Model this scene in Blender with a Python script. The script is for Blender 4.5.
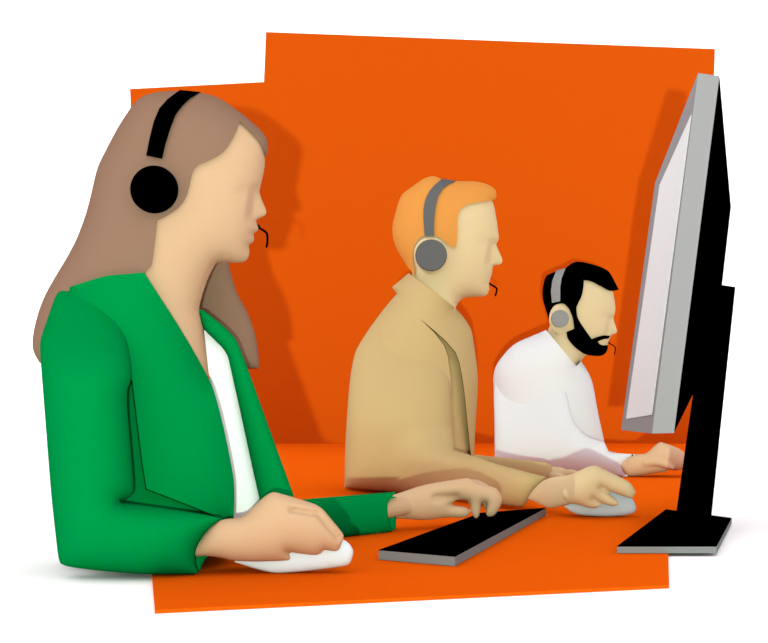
import bpy, bmesh, math
import numpy as np
from mathutils import Vector, geometry
from mathutils.bvhtree import BVHTree

for o in list(bpy.data.objects):
    bpy.data.objects.remove(o)
SC = bpy.context.scene
COL = SC.collection

# ------------------------------------------------------------------ camera, world, lights, exposure
S, D1 = 790.0, 2.3            # pixels per metre at distance D1
HZ = 359.0                    # horizon row
CAM_Z = 211.0 / S
WALL_Q = 2.5                  # wall distance / D1
cam_d = bpy.data.cameras.new('camera')
cam = bpy.data.objects.new('camera', cam_d)
COL.objects.link(cam)
cam.location = (0, 0, CAM_Z)
cam.rotation_euler = (math.pi / 2, 0, 0)
cam_d.sensor_width = 36
cam_d.lens = S * D1 / 768 * 36
cam_d.shift_y = (HZ - 321.5) / 768
cam_d.clip_end = 100
SC.camera = cam

world = bpy.data.worlds.new('studio_daylight')
SC.world = world
world.use_nodes = True
bg = world.node_tree.nodes['Background']
bg.inputs[0].default_value = (1.0, 0.93, 0.97, 1)
bg.inputs[1].default_value = 0.8

key_d = bpy.data.lights.new('key_lamp', 'POINT')
key = bpy.data.objects.new('key_lamp', key_d)
COL.objects.link(key)
key.location = (-0.05, -0.94, CAM_Z - 0.09)
key_d.shadow_soft_size = 0.012
key_d.color = (0.72, 1.0, 0.8)
key_d.energy = 39.5 * 0.5
key_d.use_nodes = True
_nt = key_d.node_tree
_em = [n for n in _nt.nodes if n.type == 'EMISSION'][0]
_fo = _nt.nodes.new('ShaderNodeLightFalloff')
_fo.inputs['Strength'].default_value = 1.0
_nt.links.new(_fo.outputs['Constant'], _em.inputs['Strength'])

fill_d = bpy.data.lights.new('added_front_fill', 'SUN')      # added very wide frontal light, no real source, flattens the shading
fill = bpy.data.objects.new('added_front_fill', fill_d)
COL.objects.link(fill)
fill.location = (0, -3, 2)
fill.rotation_euler = (math.radians(72), 0, math.radians(-24))
fill_d.angle = math.radians(100)
fill_d.color = (1.0, 0.84, 0.95)
fill_d.energy = 3.14 * 0.37

SC.view_settings.view_transform = 'Standard'
SC.view_settings.look = 'None'
SC.view_settings.gamma = 1
SC.view_settings.exposure = 0.55
SC.view_settings.use_curve_mapping = False


# ------------------------------------------------------------------ materials
def lin(c):
    c = c / 255.0
    return c / 12.92 if c <= 0.04045 else ((c + 0.055) / 1.055) ** 2.4


GAIN = 0.52


def mat(name, rgb, gain=1.0, rough=0.95, noise=60.0, amount=0.012):
    m = bpy.data.materials.new(name)
    m.use_nodes = True
    nt = m.node_tree
    b = nt.nodes['Principled BSDF']
    b.inputs['Roughness'].default_value = rough
    b.inputs['Specular IOR Level'].default_value = 0.0
    gain = GAIN if gain == 1.0 else gain
    g = gain if isinstance(gain, (tuple, list)) else (gain,) * 3
    c = [min(0.96, lin(v) * k) for v, k in zip(rgb, g)]
    tex = nt.nodes.new('ShaderNodeTexNoise')
    tex.inputs['Scale'].default_value = noise
    mix = nt.nodes.new('ShaderNodeMix')
    mix.data_type = 'RGBA'
    mix.inputs[6].default_value = (*[v * (1 - amount) for v in c], 1)
    mix.inputs[7].default_value = (*[min(0.97, v * (1 + amount)) for v in c], 1)
    nt.links.new(tex.outputs['Fac'], mix.inputs[0])
    nt.links.new(mix.outputs[2], b.inputs['Base Color'])
    return m


M = dict(
    white=mat('white_paint', (255, 255, 255), 0.95),
    orange=mat('orange_wall_paint', (233, 91, 12), (.485, .505, .52)),
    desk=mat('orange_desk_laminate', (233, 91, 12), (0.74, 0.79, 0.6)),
    green=mat('green_jacket_cloth', (0, 158, 77), .515),
    shirt=mat('white_shirt_cloth', (255, 255, 255), 0.85),
    skin1=mat('peach_skin', (244, 202, 157), (.5, .5, .515)),
    hair1=mat('brown_hair', (165, 130, 107)),
    tan=mat('tan_jacket_cloth', (213, 182, 126), (.57, .585, .6)),
    skin2=mat('pale_skin', (239, 212, 164), 0.57),
    hair2=mat('ginger_hair', (246, 165, 80)),
    shirt3=mat('off_white_shirt_cloth', (235, 235, 235), 0.59),
    skin3=mat('beige_skin', (232, 207, 160), (.56, .56, .58)),
    black=mat('matt_black_plastic', (0, 0, 0)),
    hair3=mat('black_hair', (0, 0, 0)),
    dgrey=mat('dark_grey_plastic', (112, 112, 112)),
    mgrey=mat('mid_grey_plastic', (157, 157, 155)),
    sgrey=mat('silver_grey_plastic', (178, 178, 178), 0.52),
    mouse_grey=mat('mouse_grey_plastic', (178, 178, 178), (.84, .92, .98)),
    egrey=mat('edge_grey_plastic', (137, 138, 136), (.65, .67, .67)),
    screen=mat('pale_screen', (235, 235, 235), (.7, .74, .74)),
    lgrey=mat('pale_grey_plastic', (235, 235, 235), (.64, .72, .76)),
)


# ------------------------------------------------------------------ helpers
def P(px, py, q):
    return Vector(((px - 384) * q / S, q * D1, (HZ - py) * q / S + CAM_Z))


def new_obj(name, verts, faces, material, parent=None, smooth=True):
    me = bpy.data.meshes.new(name)
    me.from_pydata([tuple(v) for v in verts], [], faces)
    me.validate()
    bm = bmesh.new()
    bm.from_mesh(me)
    bmesh.ops.recalc_face_normals(bm, faces=bm.faces)
    bm.to_mesh(me)
    bm.free()
    for m in (material if isinstance(material, (list, tuple)) else [material]):
        me.materials.append(m)
    if smooth:
        me.polygons.foreach_set('use_smooth', [True] * len(me.polygons))
        me.set_sharp_from_angle(angle=math.radians(50))
    o = bpy.data.objects.new(name, me)
    COL.objects.link(o)
    if parent is not None:
        o.parent = parent
    return o


WORLD = {}


def empty(name, loc, label, cat, group=None):
    from mathutils import Matrix
    o = bpy.data.objects.new(name, None)
    COL.objects.link(o)
    o.location = loc
    o.empty_display_size = 0.05
    WORLD[o.name] = Matrix.Translation(loc)
    o['label'] = label
    o['category'] = cat
    if group:
        o['group'] = group
    return o


def child(name, verts, faces, material, parent, smooth=True):
    """mesh part: vertices given in world space, stored relative to the thing's base"""
    off = WORLD[parent.name].translation
    verts = [Vector((v[0], v[1], max(v[2], 0.0006))) for v in verts]     # hems and cuffs rest on the desk
    o = new_obj(name, [Vector(v) - off for v in verts], faces, material, None, smooth)
    o.parent = parent
    WORLD[o.name] = WORLD[parent.name].copy()
    return o


def chaikin(pts, n=2, corner=48):
    pts = [Vector((p[0], p[1])) for p in pts]
    for it in range(n):
        out = []
        N = len(pts)
        for i in range(N):
            a, b, c = pts[i - 1], pts[i], pts[(i + 1) % N]
            d1, d2 = b - a, c - b
            if d1.length < 1e-6 or d2.length < 1e-6:
                continue
            ang = math.degrees(d1.angle(d2))
            if ang > corner:
                out.append(b)
            else:
                out.append(b - d1 * 0.22)
                out.append(b + d2 * 0.22)
        pts = out
    return pts


def resample(pts, step):
    out = []
    N = len(pts)
    for i in range(N):
        a, b = pts[i], pts[(i + 1) % N]
        L = (b - a).length
        if L < 1e-4:
            continue
        k = max(1, int(round(L / step)))
        for j in range(k):
            out.append(a + (b - a) * (j / k))
    # drop points that bunch up
    res = [out[0]]
    for p in out[1:]:
        if (p - res[-1]).length > step * 0.25:
            res.append(p)
    if (res[-1] - res[0]).length < step * 0.25:
        res.pop()
    return res


def seg_dist(pts, poly, closed=True):
    """distance of each point to a polyline"""
    X = np.asarray(pts, float)
    A = np.asarray(poly, float)
    B = np.roll(A, -1, 0)
    if not closed:
        A, B = A[:-1], B[:-1]
    best = np.full(len(X), 1e9)
    for a, b in zip(A, B):
        d = b - a
        t = np.clip(((X - a) @ d) / max(d @ d, 1e-9), 0, 1)
        best = np.minimum(best, np.hypot(*(X - (a + t[:, None] * d)).T))
    return best


def inside(pts, poly):
    X = np.asarray(pts, float)
    A = np.asarray(poly, float)
    B = np.roll(A, -1, 0)
    c = np.zeros(len(X), bool)
    for a, b in zip(A, B):
        cond = (a[1] > X[:, 1]) != (b[1] > X[:, 1])
        xi = (b[0] - a[0]) * (X[:, 1] - a[1]) / ((b[1] - a[1]) if abs(b[1] - a[1]) > 1e-12 else 1e-12) + a[0]
        c ^= cond & (X[:, 0] < xi)
    return c


class Relief:
    """Rounded solid grown from a side outline: the outline is meshed and its half-thickness found by a membrane solve."""

    def __init__(self, poly, q, H=0.1, gain=1.0, sp=4.0, bsp=None, open_lines=(), lip=0.0, lip_line=None, smooth=2, hfun=None, add=None, corner=48, lines=()):
        self.q = q if callable(q) else (lambda x, y, _q=q: _q)
        ref = np.mean(np.array([(p[0], p[1]) for p in poly]), 0)
        self.scale = self.q(*ref) / S
        b = chaikin(poly, smooth, corner) if smooth else [Vector(p[:2]) for p in poly]
        b = resample(b, bsp or sp * 0.6)
        bp = np.array([(p.x, p.y) for p in b])
        x0, y0 = bp.min(0)
        x1, y1 = bp.max(0)
        g = []
        r = 0
        y = y0
        while y < y1:
            x = x0 + (sp * 0.5 if r % 2 else 0)
            while x < x1:
                g.append((x, y))
                x += sp
            y += sp * 0.866
            r += 1
        g = np.array(g)
        keep = inside(g, bp)
        g = g[keep]
        g = g[seg_dist(g, bp) > sp * 0.85]
        # a ring close to the outline so the edge rounds evenly
        nb = len(bp)
        nxt, prv = np.roll(bp, -1, 0), np.roll(bp, 1, 0)
        tg = nxt - prv
        nr = np.stack([-tg[:, 1], tg[:, 0]], 1) / np.maximum(np.hypot(tg[:, 0], tg[:, 1]), 1e-9)[:, None]
        area = np.sum(bp[:, 0] * nxt[:, 1] - nxt[:, 0] * bp[:, 1])
        ring = bp + nr * (0.4 * sp) * (1 if area > 0 else -1)
        ring = ring[inside(ring, bp)]
        ring = ring[seg_dist(ring, bp) > sp * 0.36]
        g = np.concatenate([g, ring])
        ex, ee = [], []
        for ln in lines:
            L = [(p.x, p.y) for p in resample([Vector(p) for p in ln], sp * 0.8)]
            for k in range(len(L)):
                ee.append((nb + len(ex) + k, nb + len(ex) + (k + 1) % len(L)))
            g = g[seg_dist(g, L) > sp * 0.42]
            ex += L
        V = [Vector(p) for p in bp] + [Vector(p) for p in ex] + [Vector(p) for p in g]
        res = geometry.delaunay_2d_cdt(V, ee, [list(range(nb))], 1, 1e-5)
        self.V = np.array([(v.x, v.y) for v in res[0]])
        self.F = np.array([f for f in res[2] if len(f) == 3], int)
        # boundary edges by count
        cnt = {}
        for f in self.F:
            for i in range(3):
                e = (f[i], f[(i + 1) % 3])
                k = (min(e), max(e))
                cnt[k] = (cnt[k][0] + 1, e) if k in cnt else (1, e)
        self.bedges = [e for c, e in cnt.values() if c == 1]
        bset = sorted({i for e in self.bedges for i in e})
        self.n = len(self.V)
        free = np.ones(self.n, bool)
        isb = np.zeros(self.n, bool)
        isb[bset] = True
        openv = np.zeros(self.n, bool)
        for ln in open_lines:
            openv |= isb & (seg_dist(self.V, ln, closed=False) < 1.6)
        free[isb & ~openv] = False
        self.lipv = np.zeros(self.n, bool)
        if lip_line is not None:
            self.lipv = isb & (seg_dist(self.V, lip_line, closed=False) < 1.6)
            free[self.lipv] = False
        lv = lip(self.V) if callable(lip) else lip
        self.u0 = np.where(self.lipv, (lv / gain) ** 2, 0.0)
        self.pinned = ~free
        if hfun is None:
            self.h = gain * np.sqrt(np.maximum(self.solve(free, H), 0))
        else:
            self.h = hfun(self.V)
        if add is not None:
            self.h = np.maximum(self.h + add(self.V), 0.0)
            if hfun is None:
                self.h[self.pinned & ~self.lipv] = 0
        self.bvh = None

    def solve(self, free, H, c=2.0):
        X = self.V * self.scale
        F = self.F
        n = self.n
        I, J, Wt = [], [], []
        mass = np.zeros(n)
        a, b, d = X[F[:, 0]], X[F[:, 1]], X[F[:, 2]]
        cr = np.abs((b - a)[:, 0] * (d - a)[:, 1] - (b - a)[:, 1] * (d - a)[:, 0])
        cr = np.maximum(cr, 1e-12)
        for k in range(3):
            np.add.at(mass, F[:, k], cr / 6)
            i, j, l = F[:, k], F[:, (k + 1) % 3], F[:, (k + 2) % 3]
            cot = np.sum((X[j] - X[i]) * (X[l] - X[i]), 1) / cr
            I.append(j); J.append(l); Wt.append(np.clip(cot, 0.0, 20) / 2)
        I, J, Wt = np.concatenate(I), np.concatenate(J), np.concatenate(Wt)
        k = c / (H * H)
        diag = k * mass + np.bincount(I, Wt, n) + np.bincount(J, Wt, n)

        def A(u):
            return diag * u - np.bincount(I, Wt * u[J], n) - np.bincount(J, Wt * u[I], n)

        f = free.astype(float)
        u = self.u0.copy()
        r = (c * mass - A(u)) * f
        z = r / diag
        p = z.copy()
        rz = r @ z
        r0 = rz
        for it in range(1500):
            Ap = A(p) * f
            al = rz / max(p @ Ap, 1e-30)
            u += al * p
            r = r - al * Ap
            z = r / diag * f
            rn = r @ z
            if rn < r0 * 1e-14:
                break
            p = z + (rn / rz) * p
            rz = rn
        return u

    def sample(self, pts):
        if self.bvh is None:
            self.bvh = BVHTree.FromPolygons([(x, y, 0) for x, y in self.V], [tuple(int(i) for i in f) for f in self.F])
        out = np.zeros(len(pts))
        for k, p in enumerate(pts):
            loc, _, fi, _ = self.bvh.find_nearest((p[0], p[1], 0))
            i, j, l = self.F[fi]
            A, B, C = self.V[i], self.V[j], self.V[l]
            den = (B[1] - C[1]) * (A[0] - C[0]) + (C[0] - B[0]) * (A[1] - C[1])
            if abs(den) < 1e-9:
                out[k] = self.h[i]
                continue
            w0 = ((B[1] - C[1]) * (loc.x - C[0]) + (C[0] - B[0]) * (loc.y - C[1])) / den
            w1 = ((C[1] - A[1]) * (loc.x - C[0]) + (A[0] - C[0]) * (loc.y - C[1])) / den
            out[k] = max(0, w0 * self.h[i] + w1 * self.h[j] + (1 - w0 - w1) * self.h[l])
        return out

    def mesh(self, front=1.0, back=1.0):
        vs = []
        fi = np.arange(self.n)
        bi = np.arange(self.n)
        for k in range(self.n):
            px, py = self.V[k]
            q = self.q(px, py)
            vs.append(P(px, py, q - front * self.h[k] / D1))
        for k in range(self.n):
            if self.h[k] < 1e-5:
                continue
            px, py = self.V[k]
            q = self.q(px, py)
            bi[k] = len(vs)
            vs.append(P(px, py, q + back * self.h[k] / D1))
        fs = [tuple(int(v) for v in f) for f in self.F]
        for f in self.F:
            g = [int(bi[v]) for v in f][::-1]
            fs.append(tuple(g))
        for a, b in self.bedges:
            quad = [int(a), int(b), int(bi[b]), int(bi[a])]
            q2 = []
            for v in quad:
                if v not in q2:
                    q2.append(v)
            if len(q2) >= 3:
                fs.append(tuple(q2[::-1]))
        return vs, fs


def tube(pts, radii, sides=12, sub=4, caps=True, sq=(1, 1)):
    """tapered round tube through 3D points with domed ends"""
    pts = [Vector(p) for p in pts]
    C, R = [], []
    n = len(pts)
    for i in range(n - 1):
        p0 = pts[max(i - 1, 0)]; p1 = pts[i]; p2 = pts[i + 1]; p3 = pts[min(i + 2, n - 1)]
        for k in range(sub):
            t = k / sub
            C.append(0.5 * ((2 * p1) + (p2 - p0) * t + (2 * p0 - 5 * p1 + 4 * p2 - p3) * t * t + (3 * p1 - p0 - 3 * p2 + p3) * t ** 3))
            R.append(radii[i] * (1 - t) + radii[i + 1] * t)
    C.append(pts[-1]); R.append(radii[-1])
    if caps:
        d0 = (C[0] - C[1]).normalized(); d1 = (C[-1] - C[-2]).normalized()
        a, ra, b, rb = C[0], R[0], C[-1], R[-1]
        for s in (0.5, 0.85, 0.99):
            C.insert(0, a + d0 * ra * s); R.insert(0, ra * math.sqrt(1 - s * s))
            C.append(b + d1 * rb * s); R.append(rb * math.sqrt(1 - s * s))
    vs, fs = [], []
    up = Vector((0, 0, 1))
    prev = None
    for i in range(len(C)):
        d = (C[min(i + 1, len(C) - 1)] - C[max(i - 1, 0)]).normalized()
        if prev is None:
            u = d.cross(up)
            if u.length < 1e-3:
                u = d.cross(Vector((0, 1, 0)))
            u.normalize()
        else:
            u = (prev - d * prev.dot(d)).normalized()
        prev = u
        w = d.cross(u)
        for k in range(sides):
            a = 2 * math.pi * k / sides
            vs.append(C[i] + (u * math.cos(a) * sq[0] + w * math.sin(a) * sq[1]) * R[i])
    for i in range(len(C) - 1):
        for k in range(sides):
            k2 = (k + 1) % sides
            fs.append((i * sides + k, i * sides + k2, (i + 1) * sides + k2, (i + 1) * sides + k))
    fs.append(tuple(range(sides))[::-1])
    fs.append(tuple(len(vs) - sides + k for k in range(sides)))
    return vs, fs


def pt(px, py, q, rad_px=None):
    return P(px, py, q)


def ptube(pq, rpx, **kw):
    """tube whose points are (px, py, q) and radii are in pixels at that distance"""
    return tube([P(*p) for p in pq], [r * p[2] / S for r, p in zip(rpx, pq)], **kw)


def ball(c, r, sc=(1, 1, 1), n=14):
    vs, fs = [], []
    for i in range(1, n):
        th = math.pi * i / n
        for k in range(2 * n):
            a = math.pi * k / n
            vs.append((c[0] + r * sc[0] * math.sin(th) * math.cos(a), c[1] + r * sc[1] * math.sin(th) * math.sin(a), c[2] + r * sc[2] * math.cos(th)))
    m = 2 * n
    for i in range(n - 2):
        for k in range(m):
            fs.append((i * m + k, i * m + (k + 1) % m, (i + 1) * m + (k + 1) % m, (i + 1) * m + k))
    t = len(vs)
    vs += [(c[0], c[1], c[2] + r * sc[2]), (c[0], c[1], c[2] - r * sc[2])]
    for k in range(m):
        fs.append((t, (k + 1) % m, k))
        fs.append((t + 1, (n - 2) * m + k, (n - 2) * m + (k + 1) % m))
    return vs, fs


def join(*parts):
    vs, fs = [], []
    for v, f in parts:
        o = len(vs)
        vs += [Vector(x) for x in v]
        fs += [tuple(i + o for i in g) for g in f]
    return vs, fs


def fuse(parts, voxel, relax=2):
    """weld several closed solids into ONE continuous skin"""
    vs, fs = [], []
    tmp_me = bpy.data.meshes.new('tmp')
    v, f = join(*parts)
    tmp_me.from_pydata([tuple(x) for x in v], [], f)
    bm = bmesh.new()
    bm.from_mesh(tmp_me)
    bmesh.ops.triangulate(bm, faces=bm.faces)
    # each shell gets outward normals
    bmesh.ops.recalc_face_normals(bm, faces=bm.faces)
    bm.to_mesh(tmp_me)
    bm.free()
    tmp = bpy.data.objects.new('tmp', tmp_me)
    COL.objects.link(tmp)
    md = tmp.modifiers.new('r', 'REMESH')
    md.mode = 'VOXEL'
    md.voxel_size = voxel
    dg = bpy.context.evaluated_depsgraph_get()
    ev = tmp.evaluated_get(dg)
    me = bpy.data.meshes.new_from_object(ev)
    n = len(me.vertices)
    co = np.zeros(n * 3)
    me.vertices.foreach_get('co', co)
    co = co.reshape(-1, 3)
    ed = np.zeros(len(me.edges) * 2, int)
    me.edges.foreach_get('vertices', ed)
    ed = ed.reshape(-1, 2)
    deg = np.bincount(ed[:, 0], minlength=n) + np.bincount(ed[:, 1], minlength=n)
    for it in range(relax):
        for s in (0.5, -0.52):
            L = np.zeros_like(co)
            for k in range(3):
                L[:, k] = np.bincount(ed[:, 0], co[ed[:, 1], k], n) + np.bincount(ed[:, 1], co[ed[:, 0], k], n)
            co = co + s * (L / np.maximum(deg, 1)[:, None] - co)
    faces = [tuple(p.vertices) for p in me.polygons]
    bpy.data.objects.remove(tmp)
    bpy.data.meshes.remove(me)
    return [Vector(c) for c in co], faces


def prism(poly3, off):
    """closed slab: 3D polygon and the vector to its other face"""
    n = len(poly3)
    vs = [Vector(p) for p in poly3] + [Vector(p) + Vector(off) for p in poly3]
    fs = [tuple(range(n)), tuple(range(2 * n - 1, n - 1, -1))]
    for i in range(n):
        j = (i + 1) % n
        fs.append((i, j, n + j, n + i))
    return vs, fs


def bevelled(o, w=0.0015, seg=2):
    md = o.modifiers.new('bevel', 'BEVEL')
    md.width = w
    md.segments = seg
    md.limit_method = 'ANGLE'
    return o


def ground(px, py, z=0.0):
    q = (CAM_Z - z) * S / (py - HZ)
    return P(px, py, q)


# ------------------------------------------------------------------ the setting
WY = WALL_Q * D1
fz = -0.004
o = new_obj('floor', [(-6, -4, fz), (6, -4, fz), (6, WY + 0.03, fz), (-6, WY + 0.03, fz),
                      (-6, -4, fz - .1), (6, -4, fz - .1), (6, WY + 0.03, fz - .1), (-6, WY + 0.03, fz - .1)],
            [(0, 1, 2, 3), (7, 6, 5, 4), (0, 4, 5, 1), (1, 5, 6, 2), (2, 6, 7, 3), (3, 7, 4, 0)], M['white'], smooth=False)
o['kind'] = 'structure'
o['label'] = 'plain white floor around the orange desk'
o = new_obj('wall_back', *prism([(-6, WY + .03, fz - .1), (6, WY + .03, fz - .1), (6, WY + .03, 4), (-6, WY + .03, 4)], (0, .1, 0)), M['white'], smooth=False)
o['kind'] = 'structure'
o['label'] = 'plain white back wall'

yl = HZ + 211 / WALL_Q
wall_poly = [(130, 89), (264, 82), (266, 32), (715, 49), (700, yl), (147, yl)]
o = new_obj('backdrop_panel', *prism([P(x, y, WALL_Q) for x, y in wall_poly], (0, .015, 0)), M['orange'], smooth=False)
o['label'] = 'large orange backdrop panel with a stepped top edge on the white wall'
o['category'] = 'panel'
desk_poly = [(147, yl), (700, yl), (697, 536), (668, 541), (669, 585), (155, 610), (152, 574)]
o = new_obj('desk', *prism([ground(x, y) for x, y in desk_poly], (0, 0, fz)), M['desk'], smooth=False)
o['label'] = 'orange desk surface under the mice, keyboard and monitor stand'
o['category'] = 'desk'

# ------------------------------------------------------------------ monitor
mon = empty('monitor', P(690, 530, 1.2), 'large black-backed monitor on a black stand at the right, its pale screen nearly edge-on', 'monitor')
zt = 0.0095


def top(px, py, z=zt):
    return ground(px, py, z)


bt = [top(617, 546.7), top(716.5, 546.7), top(731.7, 518.4), top(666, 509.7)]
v, f = prism(bt, (0, 0, -zt))
base = child('stand_base', v, f, M['egrey'], mon, False)
v, f = prism([p + Vector((0, 0, .0009)) for p in bt], (0, 0, -.0008))
child('base_cover', v, f, M['black'], base, False)
# leaning post
ql = 1.3
pp = [(719, 292.0), (735.3, 287.3), (711, 517), (682, 511.5)]
pp = [(722.5, 285), (735.5, 287), (711, 520), (681.5, 516), (701, 378), (712, 300)]
v, f = prism([P(x, y, ql - .012) for x, y in pp], (0, .055, 0))
child('stand_post', v, f, M['black'], mon, False)
qn, qf = 1.15, 1.40


def quad_box(face, off):
    return prism(face, off)


A_, B_, C_, D_ = P(698, 73, qn), P(655, 183, qf), P(621, 430, qf), P(652, 433.5, qn)
def to_face(px, py):
    d = P(px, py, 1) - Vector((0, 0, CAM_Z))
    o_ = Vector((0, 0, CAM_Z))
    n_ = (B_ - A_).cross(D_ - A_)
    t = n_.dot(A_ - o_) / n_.dot(d)
    return o_ + d * t


C_ = to_face(621, 430)
A2, D2 = P(719.5, 76, qn), P(674, 433, qn)
offA = A2 - A_
offD = D2 - D_
vs = [A_, B_, C_, D_, A2, B_ + offA * 1.0, C_ + offD * 1.0, D2]
fs = [(0, 1, 2, 3), (7, 6, 5, 4), (0, 4, 5, 1), (1, 5, 6, 2), (2, 6, 7, 3), (3, 7, 4, 0)]
fr = child('screen_frame', vs, fs, M['sgrey'], mon, False)


nrm = (B_ - A_).cross(D_ - A_).normalized()
if nrm.x > 0:
    nrm = -nrm


sc_px = [(691.7, 115), (660.2, 185), (626.6, 419), (652, 415)]
v, f = prism([to_face(*p) + nrm * .0012 for p in sc_px], -nrm * .001)
child('screen', v, f, M['screen'], mon, False)
# bulging back housing, runs the depth of the frame
bk = [(719.5, 76), (731, 207), (721.5, 290), (711, 357), (701, 378), (674, 433)]
near = [P(x, y, qn + .0) for x, y in bk]
shift = (B_ + offA) - A2
shiftD = (C_ + offD) - D2
far = [near[i] + (shift if i < 3 else shiftD) for i in range(len(near))]
far[1] = near[1] + shift * .98
n = len(near)
vs = near + far
fs = [tuple(range(n)), tuple(range(2 * n - 1, n - 1, -1))] + [(i, (i + 1) % n, n + (i + 1) % n, n + i) for i in range(n)]
child('back_housing', vs, fs, M['black'], mon, False)

# ------------------------------------------------------------------ keyboard
kz = 0.0125
kb = empty('keyboard', ground(460, 535), 'flat black keyboard with grey edge under the fingers of the woman in green', 'keyboard')
kt = [top(378.7, 550.4, kz), top(455, 556.9, kz), top(546, 508.1, kz), top(480.7, 513.2, kz)]
v, f = prism(kt, (0, 0, -kz))
child('case', v, f, M['egrey'], kb, False)
v, f = prism([p + Vector((0, 0, .0008)) for p in kt], (0, 0, -.0007))
child('key_panel', v, f, M['black'], kb, False)

# ------------------------------------------------------------------ mice
def mouse(poly, q, H, m, label, loc):
    r = Relief(poly, q, H=H, gain=1.25, sp=3, corner=70)
    v, f = r.mesh(.5, 1.4)
    off = Vector(loc)
    o = new_obj('computer_mouse', [x - off for x in v], f, m)
    o.location = off
    o['label'] = label
    o['category'] = 'computer mouse'
    return o


m1 = [(234, 561.7), (252.7, 568.2), (272.3, 573), (283, 573), (300.6, 571.7), (330, 568.4), (347.5, 565.6), (350.7, 562.3), (353.4, 553.6),
      (352.9, 549.2), (349.7, 543.8), (343, 539), (330, 537), (300, 541), (262, 550)]
mouse(m1, 0.984, .035, M['lgrey'], 'white computer mouse under the right hand of the woman in green', P(295, 573, .984))
m2 = [(564.2, 506.4), (569.7, 511.4), (578.4, 515.1), (604.5, 516.8), (624, 515.7), (632.8, 513.6), (636.5, 510), (636, 505.3), (632.8, 499.0),
      (625, 492), (612, 488), (601, 487), (585, 491), (570, 500)]
mouse(m2, 1.336, .035, M['mouse_grey'], 'grey computer mouse under the hand of the man in tan', P(603, 516.8, 1.336))


# ------------------------------------------------------------------ headsets
def headset(band_l, band_r, cup, r, q0, HF, t, m, mic, mic_w, label, loc, cuph=None, cm=None):
    hs = empty('headset', loc, label, 'headset', None)
    # band: two edge lines from the cup to the crown, then mirrored down the far side
    def res(line, n):
        L = [Vector(p) for p in line]
        d = [0]
        for a, b in zip(L, L[1:]):
            d.append(d[-1] + (b - a).length)
        out = []
        for k in range(n):
            s = d[-1] * k / (n - 1)
            i = 0
            while i < len(L) - 2 and d[i + 1] < s:
                i += 1
            u = (s - d[i]) / max(d[i + 1] - d[i], 1e-6)
            out.append(L[i].lerp(L[i + 1], u))
        return out
    N, W = 26, 6
    a, b = res(band_l, N), res(band_r, N)
    rows = []
    for k in range(N):
        rows.append([a[k].lerp(b[k], j / W) for j in range(W + 1)])
    flat = [p for row in rows for p in row]
    h = HF.sample(flat)
    vs, fs = [], []
    nc = W + 1
    for lift in (t + .005, t - .001):
        for sgn in (-1, 1):
            for k, p in enumerate(flat):
                hh = h[k] + lift
                vs.append(P(p.x, p.y, q0 + sgn * hh / D1))
    nn = len(flat)
    def idx(layer, side, k, j):
        return layer * 2 * nn + side * nn + k * nc + j
    seq = [(0, k) for k in range(N)] + [(1, k) for k in range(N - 1, -1, -1)]
    for layer in (0, 1):
        for (s1, k1), (s2, k2) in zip(seq, seq[1:]):
            for j in range(W):
                fs.append((idx(layer, s1, k1, j), idx(layer, s1, k1, j + 1), idx(layer, s2, k2, j + 1), idx(layer, s2, k2, j)))
    for (s1, k1), (s2, k2) in zip(seq, seq[1:]):
        for j in (0, W):
            fs.append((idx(0, s1, k1, j), idx(0, s2, k2, j), idx(1, s2, k2, j), idx(1, s1, k1, j)))
    for s1 in (0, 1):
        for j in range(W):
            fs.append((idx(0, s1, 0, j), idx(0, s1, 0, j + 1), idx(1, s1, 0, j + 1), idx(1, s1, 0, j)))
    child('headband', vs, fs, m, hs)
    hc = HF.sample([cup])[0] if cuph is None else cuph
    for sgn in (-1, 1):
        y0, y1 = hc - .012, hc + .024
        qf_ = q0 - (hc + .024) / D1
        ctr = P(cup[0], cup[1], qf_)
        rr = r * qf_ / S
        if sgn > 0:
            ctr = P(cup[0], cup[1], q0 + hc / D1)
        prof = [(0, y0), (rr * .82, y0), (rr * .86, y0 + .012), (rr * .97, y0 + .014), (rr, y0 + .019), (rr, y1 - .004), (rr * .985, y1 - .0015), (rr * .955, y1), (0, y1)]
        vs, fs = [], []
        n = 48
        for pr, py_ in prof:
            for k in range(n):
                an = 2 * math.pi * k / n
                vs.append((ctr.x + pr * math.cos(an), q0 * D1 + sgn * py_, ctr.z + pr * math.sin(an)))
        for i in range(len(prof) - 1):
            for k in range(n):
                fs.append((i * n + k, i * n + (k + 1) % n, (i + 1) * n + (k + 1) % n, (i + 1) * n + k))
        bm_v, bm_f = vs, fs
        c = child('ear_cup', bm_v, bm_f, cm or m, hs)
        bm = bmesh.new(); bm.from_mesh(c.data)
        bmesh.ops.remove_doubles(bm, verts=bm.verts, dist=1e-6)
        bmesh.ops.recalc_face_normals(bm, faces=bm.faces)
        bm.to_mesh(c.data); bm.free()
    # boom: from the far cup along the far cheek to the front of the mouth
    e = mic[0]
    qfar = q0 + (hc + .012) / D1
    dx = e[0] - cup[0]
    pts = [(cup[0] + r * .5, cup[1] + r * .35, qfar), (cup[0] + dx * .45, cup[1] + (e[1] - cup[1]) * .5, q0 + (hc + .012) / D1),
           (cup[0] + dx * .8, e[1] - (e[1] - cup[1]) * .12, q0 + (hc * .85) / D1)]
    pts += [(x, y, q0 + dq / D1) for (x, y), dq in zip(mic, [.03, .014, .004, .0, .0, 0, 0])]
    v, f = ptube(pts, [mic_w] * len(pts), sides=10, sub=5)
    child('microphone_boom', v, f, M['black'], hs)
    return hs


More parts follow.
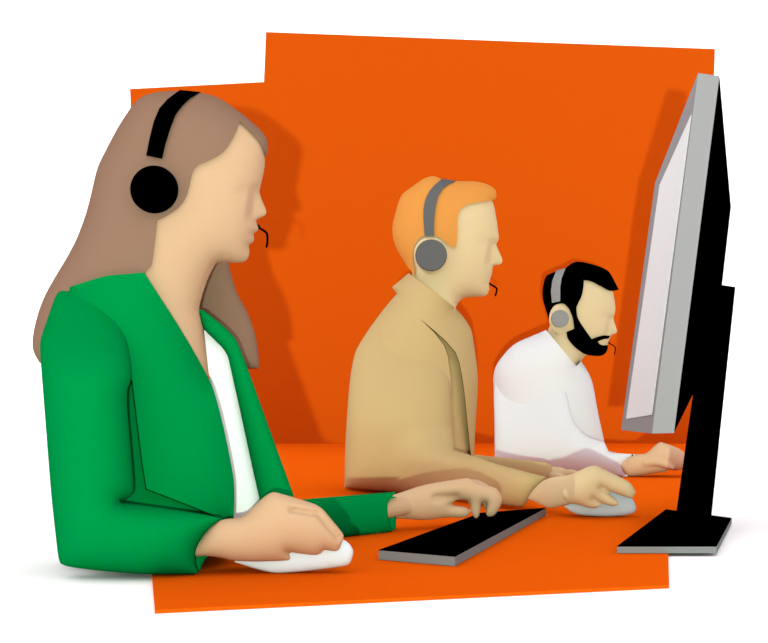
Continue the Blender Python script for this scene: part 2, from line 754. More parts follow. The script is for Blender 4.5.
# ================================================================== WOMAN IN GREEN
Q1 = 1.04
woman = empty('person', ground(150, 566, 0) * 1.0, 'woman with long brown hair in a green jacket, nearest, working a mouse', 'person')
face1 = [(240.4, 121.8), (250.6, 131.2), (259.3, 139.9), (263.2, 148.6), (265.2, 158.4), (264.5, 169.2), (262.4, 179), (260, 188.8), (259.5, 192.1), (261.5, 198.6),
         (265.4, 207.3), (267.3, 212.8), (265.6, 215.7), (261, 217.8), (256, 220), (256, 221.8), (258.2, 226.1), (258.6, 230), (255.6, 232.7), (252.3, 234.4),
         (254.5, 237), (254.2, 240.9), (251.2, 244), (248.2, 244.8), (249.7, 249), (249.7, 254.4), (248, 258.8), (244.7, 262), (239.2, 263.1), (228.4, 262.7),
         (218.6, 262), (215.3, 264.2), (208.8, 276.2), (203.3, 291.4), (198.5, 308.8), (201.2, 318.6), (203.8, 329.5), (209.5, 380)]
hair_out_r = [(144, 95.2), (154.8, 92.4), (163.5, 91.3), (178.8, 90.7), (199.5, 92.4), (207, 94.1), (215.8, 96.3), (228.8, 104), (241.9, 113.7),
              (255, 124.6), (262.6, 132.2), (266.3, 137.7), (268, 144.2), (267.4, 151.8), (265.4, 158.4)]
hair_out_l = [(136.3, 100.7), (130.9, 107.2), (118, 126.8), (107.1, 147.5), (98.4, 164.9), (95.1, 175.8), (91.8, 191), (87.5, 208.4), (83.8, 220), (76.6, 239.2),
              (66.8, 257.7), (54.8, 277.3), (45, 294.7), (38.5, 311), (34.1, 328.4), (32.4, 340), (32.4, 348.3), (35.2, 355.9), (40.7, 364.6), (60, 376)]
hair_in = [(265, 154), (264.5, 151.8), (262.6, 146.4), (258.2, 138.8), (240.4, 121.8), (238.6, 124.6), (236.5, 131.2), (232.1, 139.9), (226.7, 148.6), (218, 156.2),
           (207.1, 161.4), (198.4, 164.9), (194, 168.8), (191.4, 175.8), (189.2, 186.7), (186.4, 196.5), (182, 204.1), (175.5, 210.6), (166.8, 216), (159.2, 220),
           (157.1, 220.5), (152.3, 263.1), (150.6, 267.5), (144, 272.5)]
HFpoly = hair_out_l[::-1] + hair_out_r + face1[5:] + [(200, 400), (150, 400), (90, 390)]
HF1 = Relief(HFpoly, Q1, H=.078, gain=1.15, sp=4, open_lines=[[(209.5, 380), (200, 400), (150, 400), (90, 390), (60, 376)]])


def hf(HF, extra):
    return lambda V: HF.sample(V) + extra


def face_h(HF, bridge, under, eye, r):
    """head thickness with a narrower nose and shallow eye sockets"""
    def fn(V):
        h = HF.sample(V)
        t = np.clip((V[:, 1] - bridge[1]) / (under[1] - bridge[1]), 0, 1)
        xb = bridge[0] + (under[0] - bridge[0]) * t
        w = np.clip((V[:, 0] - xb) / (1.4 * r) + 1.3, 0, 1)
        vy = np.clip((V[:, 1] - bridge[1] + r) / (1.5 * r), 0, 1) * np.clip((under[1] + .5 * r - V[:, 1]) / (1.2 * r), 0, 1)
        h = h * (1 - .5 * w * w * (3 - 2 * w) * vy)
        e2 = ((V[:, 0] - eye[0]) ** 2 + ((V[:, 1] - eye[1]) * 1.3) ** 2) / (r * 1.3) ** 2
        return h - .004 * np.exp(-e2) * np.clip(h / .01, 0, 1)
    return fn


skin_poly = [(240, 116), (252, 128), (259.9, 136.9), (264, 145)] + face1[4:] + [(200, 400), (160, 380), (146, 330), (142, 270), (140, 215), (128, 190), (122, 160), (130, 128), (150, 106), (185, 99), (215, 103)]
sk = Relief(skin_poly, Q1, sp=2.6, hfun=face_h(HF1, (260, 190), (256, 220), (246, 190), 7), corner=55)


# right hand on the mouse
QH = 0.984
hand1 = [(192, 556), (193, 548), (199.6, 538.4), (208.3, 527.5), (221.2, 518.8), (241.8, 517.9), (251.6, 507.9), (261.4, 498.7), (268, 493.7), (272.7, 491.8), (276.7, 492.2),
         (300.6, 499.2), (320.2, 505.7), (331.2, 518.8), (341, 530.7), (344, 535), (344, 538.4), (341.5, 543.8), (340, 549.2), (337, 551.4), (332.2, 551.4), (323.5, 549.5),
         (322.4, 552.5), (318, 555.1), (312.7, 555.3), (301.8, 554), (286, 551.5), (291, 556.9), (291, 560.1), (285.4, 560.8), (257, 561.9), (234.2, 561.2), (222.2, 558), (209, 556.2)]
groove = [(291, 510), (318, 514), (338, 538)]


def groove_add(line, depth, wid, mn=None):
    def fn(V):
        d = seg_dist(V, line, closed=False)
        return -depth * np.exp(-(d / wid) ** 2)
    return fn


h1 = Relief(hand1, QH - .004, H=.04, gain=1.15, sp=1.9, add=groove_add(groove, .008, 2.6), corner=60)
parts = [sk.mesh(), h1.mesh()]
dq = lambda m_: m_ / D1
parts += [
    ptube([(262, 520, QH + dq(.03)), (300, 520, QH + dq(.034)), (322, 530, QH + dq(.034)), (333, 545, QH + dq(.032))], [10, 9, 8, 7]),   # index
    ptube([(262, 518, QH + dq(.01)), (302, 514, QH + dq(.02)), (326, 528, QH + dq(.02)), (335, 543, QH + dq(.016))], [10, 8, 7.5, 6.5]),    # middle
    ptube([(262, 522, QH - dq(.012)), (292, 530, QH - dq(.008)), (308, 540, QH - dq(.006)), (317, 549, QH - dq(.004))], [9, 8.5, 7, 5]),  # ring
    ptube([(250, 535, QH - dq(.008)), (268, 547, QH - dq(.009)), (280, 554, QH - dq(.007)), (287, 557.5, QH - dq(.004))], [9, 7, 5, 3.2]),    # little
    ptube([(230, 540, QH + dq(.03)), (255, 548, QH + dq(.048)), (282, 553, QH + dq(.05))], [10, 8, 6.5]),                                # thumb
    # arm inside the sleeve and trunk inside the jacket
    ptube([(102, 330, Q1 - dq(.03)), (92, 380, Q1 - dq(.06)), (88, 450, Q1 - dq(.12)), (90, 525, Q1 - dq(.135)), (150, 545, QH + dq(.0)), (205, 543, QH)], [15, 15, 15, 14, 13, 13]),
    ptube([(176, 300, Q1), (140, 340, Q1), (130, 420, Q1), (135, 520, Q1)], [24, 38, 42, 42], sides=20),
    ptube([(140, 330, Q1), (105, 328, Q1 - dq(.06))], [30, 16]),
    ptube([(140, 330, Q1), (115, 335, Q1 + dq(.07))], [30, 16]),
]
# left arm and hand over the keyboard
QL = 1.243
hand2 = [(383.5, 519.2), (382, 509.7), (383, 500), (391.8, 495), (404.8, 491), (422.2, 485), (441.8, 481.4), (464.7, 478), (469, 477.9), (481, 484),
         (491.9, 486.4), (496.3, 487.9), (500.2, 492.2), (502.8, 497.7), (502.3, 503), (498.4, 510.7), (494, 516.2), (489.7, 517.3), (486.3, 516.2), (485.6, 513.6), (487, 502.7),
         (481.5, 502.3), (480.8, 509.7), (479.5, 516.2), (476.7, 519.5), (473.2, 517.3), (471, 511.8), (469.5, 501), (458.2, 499.2), (450, 504.7), (465.8, 506.2), (469.3, 509.7),
         (469.9, 513.6), (466.9, 516.8), (461.4, 518.1), (448.4, 517.3), (433, 519.5), (422.2, 520.5), (404.8, 518.8)]
h2 = Relief(hand2, QL, H=.04, gain=1.1, sp=2.2, add=groove_add([(436, 497.5), (456, 497)], .009, 4.0), corner=60)
parts += [
    h2.mesh(),
    ptube([(440, 495, QL + dq(.02)), (470, 486, QL + dq(.024)), (490, 495, QL + dq(.024)), (490, 512, QL + dq(.022))], [9, 7.5, 6.5, 4.5]),
    ptube([(440, 497, QL + dq(.035)), (465, 488, QL + dq(.042)), (482, 494, QL + dq(.042)), (490, 509, QL + dq(.04))], [9, 7, 6, 4.5]),
    ptube([(435, 499, QL + dq(.045)), (456, 492, QL + dq(.058)), (470, 496, QL + dq(.058)), (476, 509, QL + dq(.056))], [9, 6.5, 5.5, 4.2]),
    ptube([(115, 335, Q1 + dq(.07)), (155, 410, Q1 + dq(.19)), (222, 520, 1.125), (320, 520, 1.172), (392, 508, 1.228), (420, 503, QL + dq(.004))], [16, 16, 12, 10.5, 9.5, 8]),
]
bv, bf = fuse(parts, .0022)
body = child('body', bv, bf, M['skin1'], woman)

# hair
hair_poly = hair_out_l[::-1] + hair_out_r + hair_in + [(140, 300), (130, 380), (90, 392)]
hr = Relief(hair_poly, Q1, sp=3.5, hfun=hf(HF1, .006), corner=50)
v, f = hr.mesh()
lock = [(185, 120), (215, 150), (222, 200), (226, 240), (228.6, 264), (231.6, 276.2), (237, 293.6), (245.8, 308.8), (251.2, 321.9), (255.2, 334), (257.9, 348.3), (259, 361.4), (259, 368.3), (240, 369.4), (215, 369.6), (196, 340), (188, 300), (178, 230), (170, 160)]
lr = Relief(lock, lambda x, y: Q1 + dq(.075 + .05 * max(0, min(1, (y - 170) / 110))), H=.03, sp=4, corner=45)
hair = child('hair', *join((v, f), lr.mesh()), M['hair1'], woman)

# shirt and jacket
shirt = [(203.9, 329.9), (206.5, 352), (209.3, 379.5), (200, 385), (190, 520), (215, 548), (262, 545), (264, 500), (254, 458), (241, 405), (232, 362), (224, 347), (216, 339)]
sh = Relief(shirt, Q1 + dq(.02), H=.025, sp=5, open_lines=[[(203.9, 329.9), (206.5, 352), (209.3, 379.5)]], corner=30)
child('shirt', *sh.mesh(), M['shirt'], woman)

vline = [(144, 272.5), (175, 320), (193.5, 350.5), (209.2, 379.2), (213.1, 388.6), (217.5, 402.7), (224, 428.8), (230.5, 460), (234.2, 481.8), (234.4, 501.4), (233.8, 520), (230, 552)]
jk = vline + [(60, 552), (52, 502), (48.3, 460), (41.1, 368), (40, 352.6), (40, 340.7), (44, 328.4), (50.5, 310), (56, 293.6), (58, 291), (62.4, 288.6), (70, 287), (81, 283.2),
              (95.1, 278.8), (107, 275.5), (122.3, 274.4)]
crease_poly = [(132.1, 379), (125.6, 393), (131.7, 460), (134, 490.3), (131.2, 495.7), (126.9, 499), (120.3, 501.8), (190, 512), (216, 516.5), (190, 505.5), (170, 497.7), (146.5, 488.7), (142, 460)]

crease_cut = [(132.1, 379), (118, 392), (119, 460), (122, 488), (116, 498), (116, 508), (190, 516), (216, 519), (216, 516.0), (190, 505.5), (170, 497.7), (146.5, 488.7), (142, 460)]


def inset(poly, d):
    A = [Vector(p) for p in poly]
    area = sum(a.x * b.y - b.x * a.y for a, b in zip(A, A[1:] + A[:1]))
    sg = 1 if area > 0 else -1
    out = []
    for i in range(len(A)):
        a, b, c = A[i - 1], A[i], A[(i + 1) % len(A)]
        n1 = Vector((-(b - a).y, (b - a).x)).normalized() * sg
        n2 = Vector((-(c - b).y, (c - b).x)).normalized() * sg
        m = n1 + n2
        m = m / max(m.length_squared / 2, 0.35)
        p = b + m * d
        if inside([p], poly)[0]:
            out.append(p)
    return [(p.x, p.y) for p in out]


def carve(poly, depth, w=1.0):
    def fn(V):
        ins = inside(V, poly)
        d = seg_dist(V, poly)
        return -depth * np.where(ins, np.clip(d / w, 0, 1), 0)
    return fn


jt = Relief(jk, Q1, H=.085, gain=1.62, sp=3.6, lip=lambda V: np.maximum(HF1.sample(V) + .018, .055) * np.clip((V[:, 0] - 58) / 14, 0, 1), lip_line=[(62.4, 288.6), (70, 287), (81, 283.2), (95.1, 278.8), (107, 275.5), (122.3, 274.4)] + vline[:-1], open_lines=[[(230, 552), (60, 552)]], add=carve(crease_cut, .024, 1.2), lines=[crease_cut, inset(crease_cut, 1.2)], corner=50)
jacket = child('jacket', *jt.mesh(), M['green'], woman)
# near sleeve: upper arm and bent forearm
sl = [(95.1, 279.5), (81, 283.2), (70, 287), (62.4, 288.6), (58, 291), (56, 293.6), (50.5, 310), (44, 328.4), (40, 340.7), (40, 352.6), (41.1, 368), (48.3, 460), (51.8, 502), (57.2, 550),
      (59.4, 562), (61.6, 564.3), (68, 566.5), (86.6, 569.3), (117, 572.3), (153, 574.5), (170, 574.7), (198.6, 573.8), (195.8, 566), (195, 556), (196.4, 548.2), (201.8, 538.4), (210.3, 527.5), (221.2, 518.8),
      (216, 516.5), (190, 512), (120.3, 501.8), (126.9, 499), (131.2, 495.7), (134, 490.3), (131.7, 460), (125.6, 393), (132.1, 379.5), (128, 340), (117, 300)]
QSN = Q1 - dq(.143)


def ss(t):
    t = max(0.0, min(1.0, t))
    return t * t * (3 - 2 * t)


def QS(x, y):      # the shoulder end of the sleeve runs back into the jacket
    return QSN + dq(.115) * ss((392 - y) / 120)



s1 = Relief(sl, QS, H=.05, gain=1.6, sp=3.6, corner=50)
c1 = Relief([(185, 552), (209, 555), (204, 561), (198.8, 574.2), (180, 574)], QSN + dq(.03), H=.02, sp=3, corner=30)
child('sleeve', *join(s1.mesh(1.0, 0.8), c1.mesh()), M['green'], jacket)
# far front panel with lapel
lp = [(198.3, 309.3), (203.3, 310), (213, 317.5), (225, 327.3), (236.6, 339.8), (241.4, 352.7), (248, 369.2), (263.2, 411.4), (280.8, 460), (294.5, 497), (300, 520), (290, 545), (262, 548),
      (262, 510), (256, 484), (250.7, 460), (239.2, 407), (229.5, 363.5), (227.7, 356), (223, 348.3), (215.3, 340.7), (203.8, 329.6), (200.5, 318.6)]
l1 = Relief(lp, Q1 - dq(.004), H=.03, sp=3.6, corner=40)
child('lapel', *l1.mesh(), M['green'], jacket)
# far sleeve
fs_ = [(230, 480), (262, 505), (303, 499.6), (308.3, 498.7), (396, 491.8), (387, 503), (388.2, 519), (392, 532.6), (343, 540.5), (290, 550), (235, 552), (215, 530)]


def qfs(x, y):
    return 1.11 + (max(x, 230) - 230) * (1.225 - 1.11) / 165


f1 = Relief(fs_, qfs, H=.05, gain=1.0, sp=4, open_lines=[[(396, 491.8), (387, 503), (388.2, 519), (392, 532.6)]], corner=45)
c2 = Relief([(380, 495), (396, 497), (396.4, 519), (395.4, 532), (380, 534)], lambda x, y: 1.232, H=.012, sp=3, corner=30)
up = ptube([(122, 318, Q1 + dq(.125)), (155, 410, Q1 + dq(.19)), (222, 520, 1.125), (240, 520, 1.13)], [34, 32, 27, 25], sides=16)
child('sleeve', *join(f1.mesh(), c2.mesh(), up), M['green'], jacket)

headset([(146.1, 155.5), (149.4, 138.8), (153.7, 121.4), (159.2, 108.3), (167.9, 98.5), (179.9, 89.9)],
        [(162, 158.8), (165.7, 143.1), (170.1, 129), (175.5, 114.8), (182, 106.1), (189.7, 98.5), (200.5, 91.9)],
        (153.3, 188.8), 23.7, Q1, HF1, .006, M['black'],
        [(256.5, 224.8), (259.4, 227.9), (265.1, 231.6), (267.1, 234.4), (267.5, 240.5), (266.6, 246.8)], 1.15,
        'black headset with large round ear cup over long brown hair', P(153.3, 188.8, Q1))

# ================================================================== MAN IN TAN
Q2 = 1.62
man2 = empty('person', ground(410, 489), 'ginger-haired man in a tan jacket, middle of the row, holding a grey mouse', 'person')
hair2 = [(392, 230.7), (393, 222), (396.3, 209), (401.1, 194.4), (412.7, 186.1), (423.5, 178.5), (431.2, 175.9), (435.5, 176.3), (442, 179.2), (456.2, 181.1), (475.8, 181.1), (486.7, 183.8),
         (493.2, 187.2), (496, 190.5), (496.6, 196), (495, 199.6), (492, 200.7)]
hair2_in = [(475.8, 202.4), (467, 204.6), (461.6, 207.9), (458.8, 212.2), (457.5, 219.9), (457.5, 234), (456.8, 243.8), (455.1, 247.5), (451.8, 247.5), (447.5, 244.2), (443.1, 239.9), (438.8, 236.8),
            (433.3, 235.6), (424.6, 235.3), (419.2, 237.9), (414.8, 243.8), (412.6, 252.5), (412.6, 261.2), (414.8, 268.8), (414.8, 275.2), (407.2, 266.7), (399.6, 254.7), (394.1, 242.7)]
face2 = [(492.8, 200.7), (495.4, 211.2), (497.5, 225.3), (499, 236.2), (498.8, 240.5), (496, 243.8), (498.8, 250.3), (502.5, 259), (503.1, 261.7), (500.9, 264.6), (497.5, 265.2), (492.8, 265.7),
         (492.4, 272.1), (490.1, 279.7), (488.9, 284), (489.5, 289.5), (487.9, 294), (484.5, 296.8), (475.8, 296.8), (466, 297.6), (461.5, 299.0), (459.5, 301.4), (455.2, 307.2)]
HF2poly = hair2[:-1] + face2 + [(450, 340), (410, 340), (403, 300), (410, 276), (404, 262), (399.6, 254.7), (394.1, 242.7)]
HF2 = Relief(HF2poly, Q2, H=.085, gain=1.15, sp=3, open_lines=[[(455.2, 307.2), (450, 340), (410, 340), (403, 300)]])
skin2 = [(486, 195)] + face2 + [(450, 340), (410, 340), (405, 300), (413, 280), (411, 262), (404, 240), (402, 215), (410, 196), (430, 185), (465, 187)]
sk2 = Relief(skin2, Q2, sp=2, hfun=face_h(HF2, (496, 243), (492.5, 266), (486, 243), 5), corner=55)
Q2H = 1.336
hand3 = [(526, 499), (535, 487), (546.8, 477.4), (569.7, 475.3), (587, 466.6), (593.6, 465), (598, 466), (624, 478.7), (631.7, 483.5), (636.2, 492.7), (632.3, 499.4),
         (608.8, 491.2), (600.5, 487.4), (612, 496), (618.8, 502), (618.8, 504.6), (614.3, 506.5), (606.7, 505.3), (592, 498.6), (600.1, 504.2), (600.8, 505.7), (595.8, 508.2), (587, 507.5), (573, 503.1), (564.2, 506),
         (551.2, 508.6), (545.7, 507.5), (534.8, 502)]
qh2 = lambda x, y: 1.40 - (min(max(x, 525), 575) - 525) * (1.40 - Q2H) / 50 - .012
h3 = Relief(hand3, qh2, H=.04, gain=1.15, sp=2, corner=55)
earr = HF2.sample([(431, 254)])[0]
c = P(431.5, 254.5, Q2 - earr / D1)
Qn = Q2 - dq(.165)
Qf = Q2 + dq(.165)
parts = [sk2.mesh(), h3.mesh(), ball(c, .036, (1, .45, 1.05)), ball(P(431.5, 254.5, Q2 + earr / D1), .036, (1, .45, 1.05)),
         ptube([(575, 488, Q2H + dq(.005)), (598, 484, Q2H + dq(.012)), (616, 490, Q2H + dq(.012)), (627, 497, Q2H + dq(.01))], [7, 6.5, 6, 4.5]),
         ptube([(575, 486, Q2H + dq(.025)), (600, 480, Q2H + dq(.03)), (618, 487, Q2H + dq(.03)), (627, 496, Q2H + dq(.028))], [7, 6.5, 5.5, 4.5]),
         ptube([(572, 490, Q2H - dq(.012)), (592, 493, Q2H - dq(.018)), (606, 499, Q2H - dq(.018)), (614, 503, Q2H - dq(.016))], [7, 6, 5, 3]),
         ptube([(568, 494, Q2H - dq(.02)), (581, 500, Q2H - dq(.026)), (590, 504, Q2H - dq(.026)), (596, 506, Q2H - dq(.024))], [6, 5, 4, 2.5]),
         ptube([(556, 492, Q2H + dq(.03)), (574, 497, Q2H + dq(.045)), (592, 499, Q2H + dq(.045))], [7, 6, 5]),
         ptube([(395, 350, Q2 - dq(.07)), (390, 400, 1.565), (392, 465, 1.56), (470, 478, 1.49), (530, 489, 1.402), (550, 491, 1.376)], [13, 13, 12, 10, 8.5, 6]),
         ptube([(430, 310, Q2), (415, 345, Q2), (410, 400, Q2), (410, 460, Q2)], [16, 28, 30, 28], sides=20),
         ptube([(410, 350, Q2), (395, 350, Q2 - dq(.07))], [20, 13]), ptube([(410, 350, Q2), (392, 352, Qf - dq(.04))], [20, 13]),
         ptube([(395, 350, Qf - dq(.04)), (392, 400, Qf + .005), (403, 458, Qf - .01), (470, 468, 1.70), (543, 474, 1.69), (560, 475, 1.69)], [13, 13, 12, 9, 8, 8])]
for k, (yy, ex) in enumerate([(-.03, 582), (-.01, 588), (.012, 586), (.032, 580)]):
    parts.append(ptube([(556, 476, 1.69 + dq(yy * .7)), (572, 474, 1.69 + dq(yy)), (ex, 479, 1.69 + dq(yy))], [5.5, 4.6, 3.6]))
parts.append(ptube([(552, 477, 1.69 - dq(.02)), (562, 479, 1.69 - dq(.05)), (570, 480, 1.69 - dq(.056))], [5, 4.5, 4]))
bv, bf = fuse(parts, .0026)
child('body', bv, bf, M['skin2'], man2)
hr2 = Relief(hair2 + hair2_in, Q2, sp=2.4, hfun=hf(HF2, .007), corner=55)
child('hair', *hr2.mesh(), M['hair2'], man2)
collar = [(408.4, 273), (455.2, 307.2)]
jk2 = [(408.4, 273), (455.2, 307.2), (465, 318.8), (471.5, 329.7), (473.7, 342.7), (476.9, 364.5), (478, 379.7), (477.2, 400), (476.3, 412.7), (474.8, 438.8), (474.1, 456.2), (473, 484), (345.5, 484),
       (344.6, 478), (345.2, 445.3), (347.4, 408.3), (349.8, 379.7), (352.4, 363.4), (355, 352.5), (359.4, 343.8), (369.2, 328.6), (384.4, 307.9), (396.8, 293.7), (392, 287.2)]
fold2 = [(419.9, 318.8), (434.5, 332.9), (444.3, 346), (447.5, 355.8), (450.4, 377.5), (451.2, 400), (454, 450), (460.6, 452.5), (471, 455.5), (467, 417), (465.4, 400), (462.8, 379.7), (459.5, 362.3),
         (455.8, 352.5), (445.4, 340.5), (434.5, 330.7)]
jt2 = Relief(jk2, Q2, H=.10, gain=1.75, sp=2.8, open_lines=[collar, [(473, 484), (345.5, 484)]], add=carve(fold2, .024, .8), lines=[fold2, inset(fold2, .8)], corner=40)
jacket2 = child('jacket', *jt2.mesh(), M['tan'], man2)
sl2 = [(384, 310), (369.2, 328.6), (359.4, 343.8), (355, 352.5), (352.4, 363.4), (349.8, 379.7), (347.4, 408.3), (345.2, 445.3), (344.6, 478), (344.6, 488), (400, 493), (458.2, 499.2), (522, 507.3),
       (529.4, 499.9), (540.3, 484.6), (547, 477), (500, 465), (490, 461.6), (474.1, 456.2), (471, 455.5), (460.6, 452.5), (454, 450), (451.2, 400), (450.4, 377.5), (447.5, 355.8), (444.3, 346), (434.5, 332.9), (419.9, 318.8), (400, 308)]


def qs2(x, y):
    return 1.555 - ss((x - 385) / 155) * .165 * ss((y - 425) / 40) + .06 * ss((435 - y) / 140)


s2 = Relief(sl2, qs2, H=.06, gain=1.3, sp=2.8, corner=40)
child('sleeve', *s2.mesh(1, .7), M['tan'], jacket2)
up = ptube([(395, 348, Qf - dq(.04)), (392, 400, Qf + .005), (403, 458, Qf - .01), (470, 468, 1.70), (543, 474, 1.69)], [26, 24, 20, 14, 12], sides=14)
child('sleeve', *up, M['tan'], jacket2)
headset([(424.6, 236), (423.3, 218.8), (423.5, 207.9), (425.3, 199.2), (429, 191.6), (434.4, 185), (442, 178.8)],
        [(434.4, 236), (434, 229.7), (434.4, 216.6), (436, 204.6), (438.3, 195.9), (443.1, 188.3), (449.7, 183.5), (456.2, 180.8)],
        (431.2, 255.1), 15.9, Q2, HF2, .007, M['dgrey'],
        [(487.5, 282), (490.5, 284.3), (496.3, 288), (496.6, 291), (495.4, 295.4)], .95,
        'dark grey headset on the ginger-haired man', P(431.2, 255.1, Q2), cuph=earr + .016)

# ================================================================== MAN IN WHITE
Q3 = 1.92
man3 = empty('person', ground(545, 470), 'black-bearded man in a white shirt, farthest of the row, hand stretched towards the monitor', 'person')
hair3_top = [(543.1, 300.7), (542.2, 293.1), (543.1, 285.5), (545.2, 277), (548.5, 274.2), (557, 270.9), (565.5, 268.3), (568.4, 265.6), (573.1, 262.6), (577.9, 261.4), (584.5, 262.2), (599.7, 266.4), (608.2, 270.5),
             (612, 276), (618.9, 289.7)]
hair3_in = [(610.1, 291.6), (599.7, 285.5), (590.2, 280.8), (583.9, 280.2), (583.6, 286.5), (582, 296), (578.8, 301.7), (576.4, 307.4)]
hair3_ear = [(569.3, 309.3), (565.5, 304.5), (560.8, 303), (555.1, 304.9), (551.9, 309.3), (550.7, 315.9), (550, 323), (546.6, 313)]
face3 = [(613, 291), (614.4, 298.8), (615.6, 307.4), (615.1, 313.1), (613.1, 317.8), (615.1, 323.5), (617.4, 331.1), (616.6, 333.4), (613.9, 334.6), (611.1, 335), (610.1, 337.7), (607.9, 342.5), (607.5, 345)]
chin3 = [(607.9, 348.2), (606.4, 352), (603.5, 354.9), (597.8, 356.2), (585.5, 354.9)]
HF3poly = hair3_top[:-1] + [(614, 284)] + face3 + chin3 + [(580.7, 361.4), (576, 367), (575, 400), (548, 400), (540, 350), (546, 330), (550, 323), (546.6, 313)]
HF3 = Relief(HF3poly, Q3, H=.085, gain=1.15, sp=2.4, open_lines=[[(576, 367), (575, 400), (548, 400), (540, 350)]], corner=60)
skin3 = [(606, 284)] + face3 + chin3 + [(580.7, 361.4), (576, 367), (575, 400), (548, 400), (542, 350), (548, 330), (551.5, 322), (548, 305), (549, 285), (558, 275), (580, 267), (598, 273)]
sk3 = Relief(skin3, Q3, sp=1.6, hfun=face_h(HF3, (613, 317.5), (610.5, 335), (605, 317), 3.8), corner=55)
Q3H = 1.79
hand4 = [(624, 473.8), (621.5, 469.7), (622.4, 465.5), (628.3, 458), (635, 454.5), (646.3, 453.8), (653.9, 446.2), (659.6, 441.7), (663.4, 442.6), (680.5, 448.5), (689, 457), (695, 464), (692, 471), (687.1, 469.3), (682.4, 468),
         (680.5, 470.4), (674, 470.7), (666, 469.6), (665.3, 471.8), (650, 474), (635.9, 476.2), (630.2, 476.5)]
h4 = Relief(hand4, Q3H, H=.04, gain=1.15, sp=1.7, corner=55)
ear3 = HF3.sample([(561, 318)])[0]
Qn3, Qf3 = Q3 - dq(.16), Q3 + dq(.16)
parts = [sk3.mesh(), h4.mesh(), ball(P(561.3, 319, Q3 - ear3 / D1), .030, (1, .4, 1.3)), ball(P(561.3, 319, Q3 + ear3 / D1), .030, (1, .4, 1.3)),
         ptube([(650, 458, Q3H + dq(.012)), (668, 453, Q3H + dq(.014)), (684, 458, Q3H + dq(.014)), (691, 468, Q3H + dq(.012))], [5, 4.5, 4, 3]),
         ptube([(650, 459, Q3H + dq(.03)), (666, 454, Q3H + dq(.034)), (681, 459, Q3H + dq(.034)), (687, 467, Q3H + dq(.032))], [5, 4.5, 4, 3]),
         ptube([(650, 461, Q3H - dq(.008)), (664, 457, Q3H - dq(.012)), (676, 461, Q3H - dq(.012)), (682, 466, Q3H - dq(.01))], [5, 4.5, 4, 2.5]),
         ptube([(645, 463, Q3H - dq(.018)), (656, 462, Q3H - dq(.024)), (666, 465, Q3H - dq(.024)), (672, 468, Q3H - dq(.022))], [4.5, 4, 3.2, 2.2]),
         ptube([(640, 465, Q3H + dq(.03)), (652, 468, Q3H + dq(.045)), (664, 469, Q3H + dq(.045))], [5, 4.3, 3.5]),
         ptube([(530, 378, Q3 - dq(.07)), (526, 410, 1.89), (530, 455, 1.865), (590, 464, 1.81), (635, 465, 1.79)], [10, 10, 9, 8, 8]),
         ptube([(562, 355, Q3), (550, 378, Q3), (545, 410, Q3), (545, 450, Q3)], [12, 23, 24, 23], sides=20),
         ptube([(548, 380, Q3), (530, 380, Q3 - dq(.07))], [16, 10]), ptube([(548, 380, Q3), (532, 380, Qf3 - dq(.05))], [16, 10]),
         ptube([(532, 380, Qf3 - dq(.05)), (535, 410, Qf3), (548, 450, Qf3), (600, 458, 2.0), (640, 460, 1.99), (648, 460, 1.99)], [11, 10, 9, 6, 6, 6])]
for k, (yy, ex) in enumerate([(-.03, 664), (-.01, 668), (.012, 667), (.032, 663)]):
    parts.append(ptube([(645, 459, 1.99 + dq(yy * .7)), (656, 458, 1.99 + dq(yy)), (ex, 461, 1.99 + dq(yy))], [4.2, 3.6, 2.8]))
parts.append(ptube([(642, 460, 1.99 - dq(.02)), (650, 461, 1.99 - dq(.05)), (656, 461, 1.99 - dq(.056))], [4, 3.5, 3]))
bv, bf = fuse(parts, .0028)
b3 = child('body', bv, bf, [M['skin3'], M['skin1']], man3)
xh = P(600, 400, Q3).x - WORLD[b3.name].translation.x
for p in b3.data.polygons:
    if p.center.x > xh and p.center.z < CAM_Z - .12:
        p.material_index = 1
hr3 = Relief(hair3_top + hair3_in + hair3_ear, Q3, sp=2, hfun=hf(HF3, .007), corner=45)
child('hair', *hr3.mesh(), M['hair3'], man3)
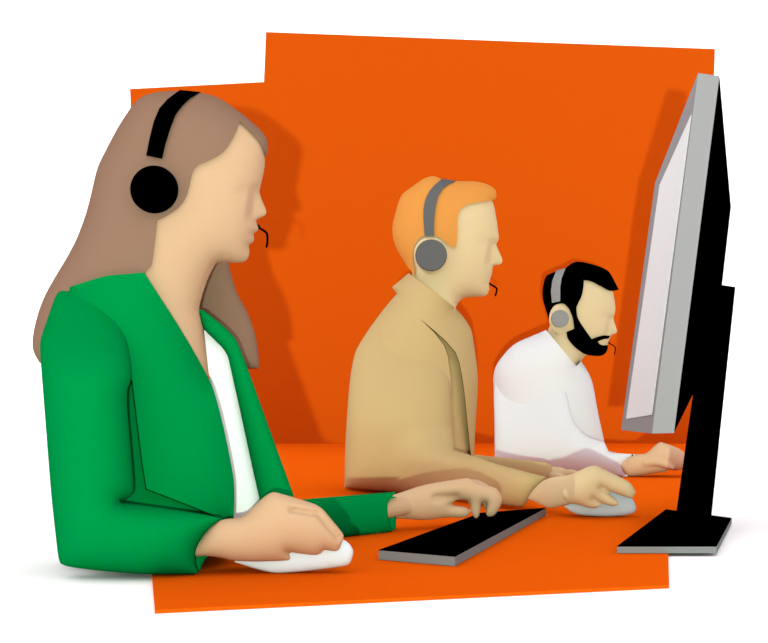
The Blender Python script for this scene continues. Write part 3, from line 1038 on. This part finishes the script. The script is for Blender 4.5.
beard = [(576.4, 307.0), (576.9, 315.9), (580.7, 323.5), (591.7, 339), (597.8, 336.8), (603.5, 335.3), (610.5, 335.8), (608.4, 338.7), (603.5, 339), (597.8, 341.5), (599.7, 344.4), (603.5, 345.6), (607.6, 345),
         (608, 348.2), (606.6, 352), (603.5, 355), (597.8, 356.4), (585.5, 355), (576.9, 349.1), (570.3, 342.5), (567.1, 337.7), (566.5, 332), (574.1, 328.8), (573.7, 323.5), (572.2, 315.9), (569.0, 308.8)]
bd = Relief(beard, Q3, sp=1.6, bsp=1.1, hfun=hf(HF3, .005), corner=45)
child('beard', *bd.mesh(), M['hair3'], man3)
nk = [(546, 330), (576.4, 366.2), (581.2, 361.2)]
st3 = nk + [(588.8, 373.1), (592.8, 382.9), (597.5, 410.1), (600, 422), (604.6, 442.8), (607, 466), (494.8, 466), (494.6, 450), (494.4, 423.2), (493.7, 397), (493.1, 369.2), (506.1, 351.4), (515.9, 342.7), (534.4, 335)]
t3 = Relief(st3, Q3, H=.10, gain=1.65, sp=2.6, open_lines=[nk, [(607, 466), (494.8, 466)]], corner=40)
shirt3 = child('shirt', *t3.mesh(), M['shirt3'], man3)
sl3 = [(512, 350), (506.1, 354), (495, 371), (493.7, 397), (494.4, 423.2), (494.6, 450), (494.6, 474), (560, 477), (623.6, 478.3), (630.4, 476.4), (624.5, 472), (622.6, 465.5), (628.3, 458), (635.5, 454.5), (609.3, 452.6),
       (604.6, 442.8), (585, 436), (572, 420), (565, 385), (545, 355)]
s3 = Relief(sl3, lambda x, y: 1.85 - ss((x - 495) / 140) * .06 + .065 * ss((462 - y) / 100), H=.05, gain=.9, sp=2.6, corner=45)
child('sleeve', *s3.mesh(1, .7), M['shirt3'], shirt3)
up = ptube([(533, 378, Qf3 - dq(.01)), (535, 410, Qf3), (548, 450, Qf3), (600, 458, 2.0), (626, 462, 1.99)], [21, 19, 15, 8.5, 6.5], sides=14)
child('sleeve', *up, M['shirt3'], shirt3)
headset([(551.9, 303), (550.9, 291.2), (552.3, 280.8), (556.2, 270.6)], [(560.2, 301.3), (560.2, 287.4), (561.7, 278), (565.7, 268)],
        (560.4, 318.6), 8.75, Q3, HF3, .007, M['mgrey'],
        [(606.8, 341.4), (609, 343), (614.3, 346.3), (615.3, 349.1), (614.5, 353.9)], .6,
        'light grey headset on the black-haired bearded man', P(560.4, 318.6, Q3), cuph=ear3 + .012)
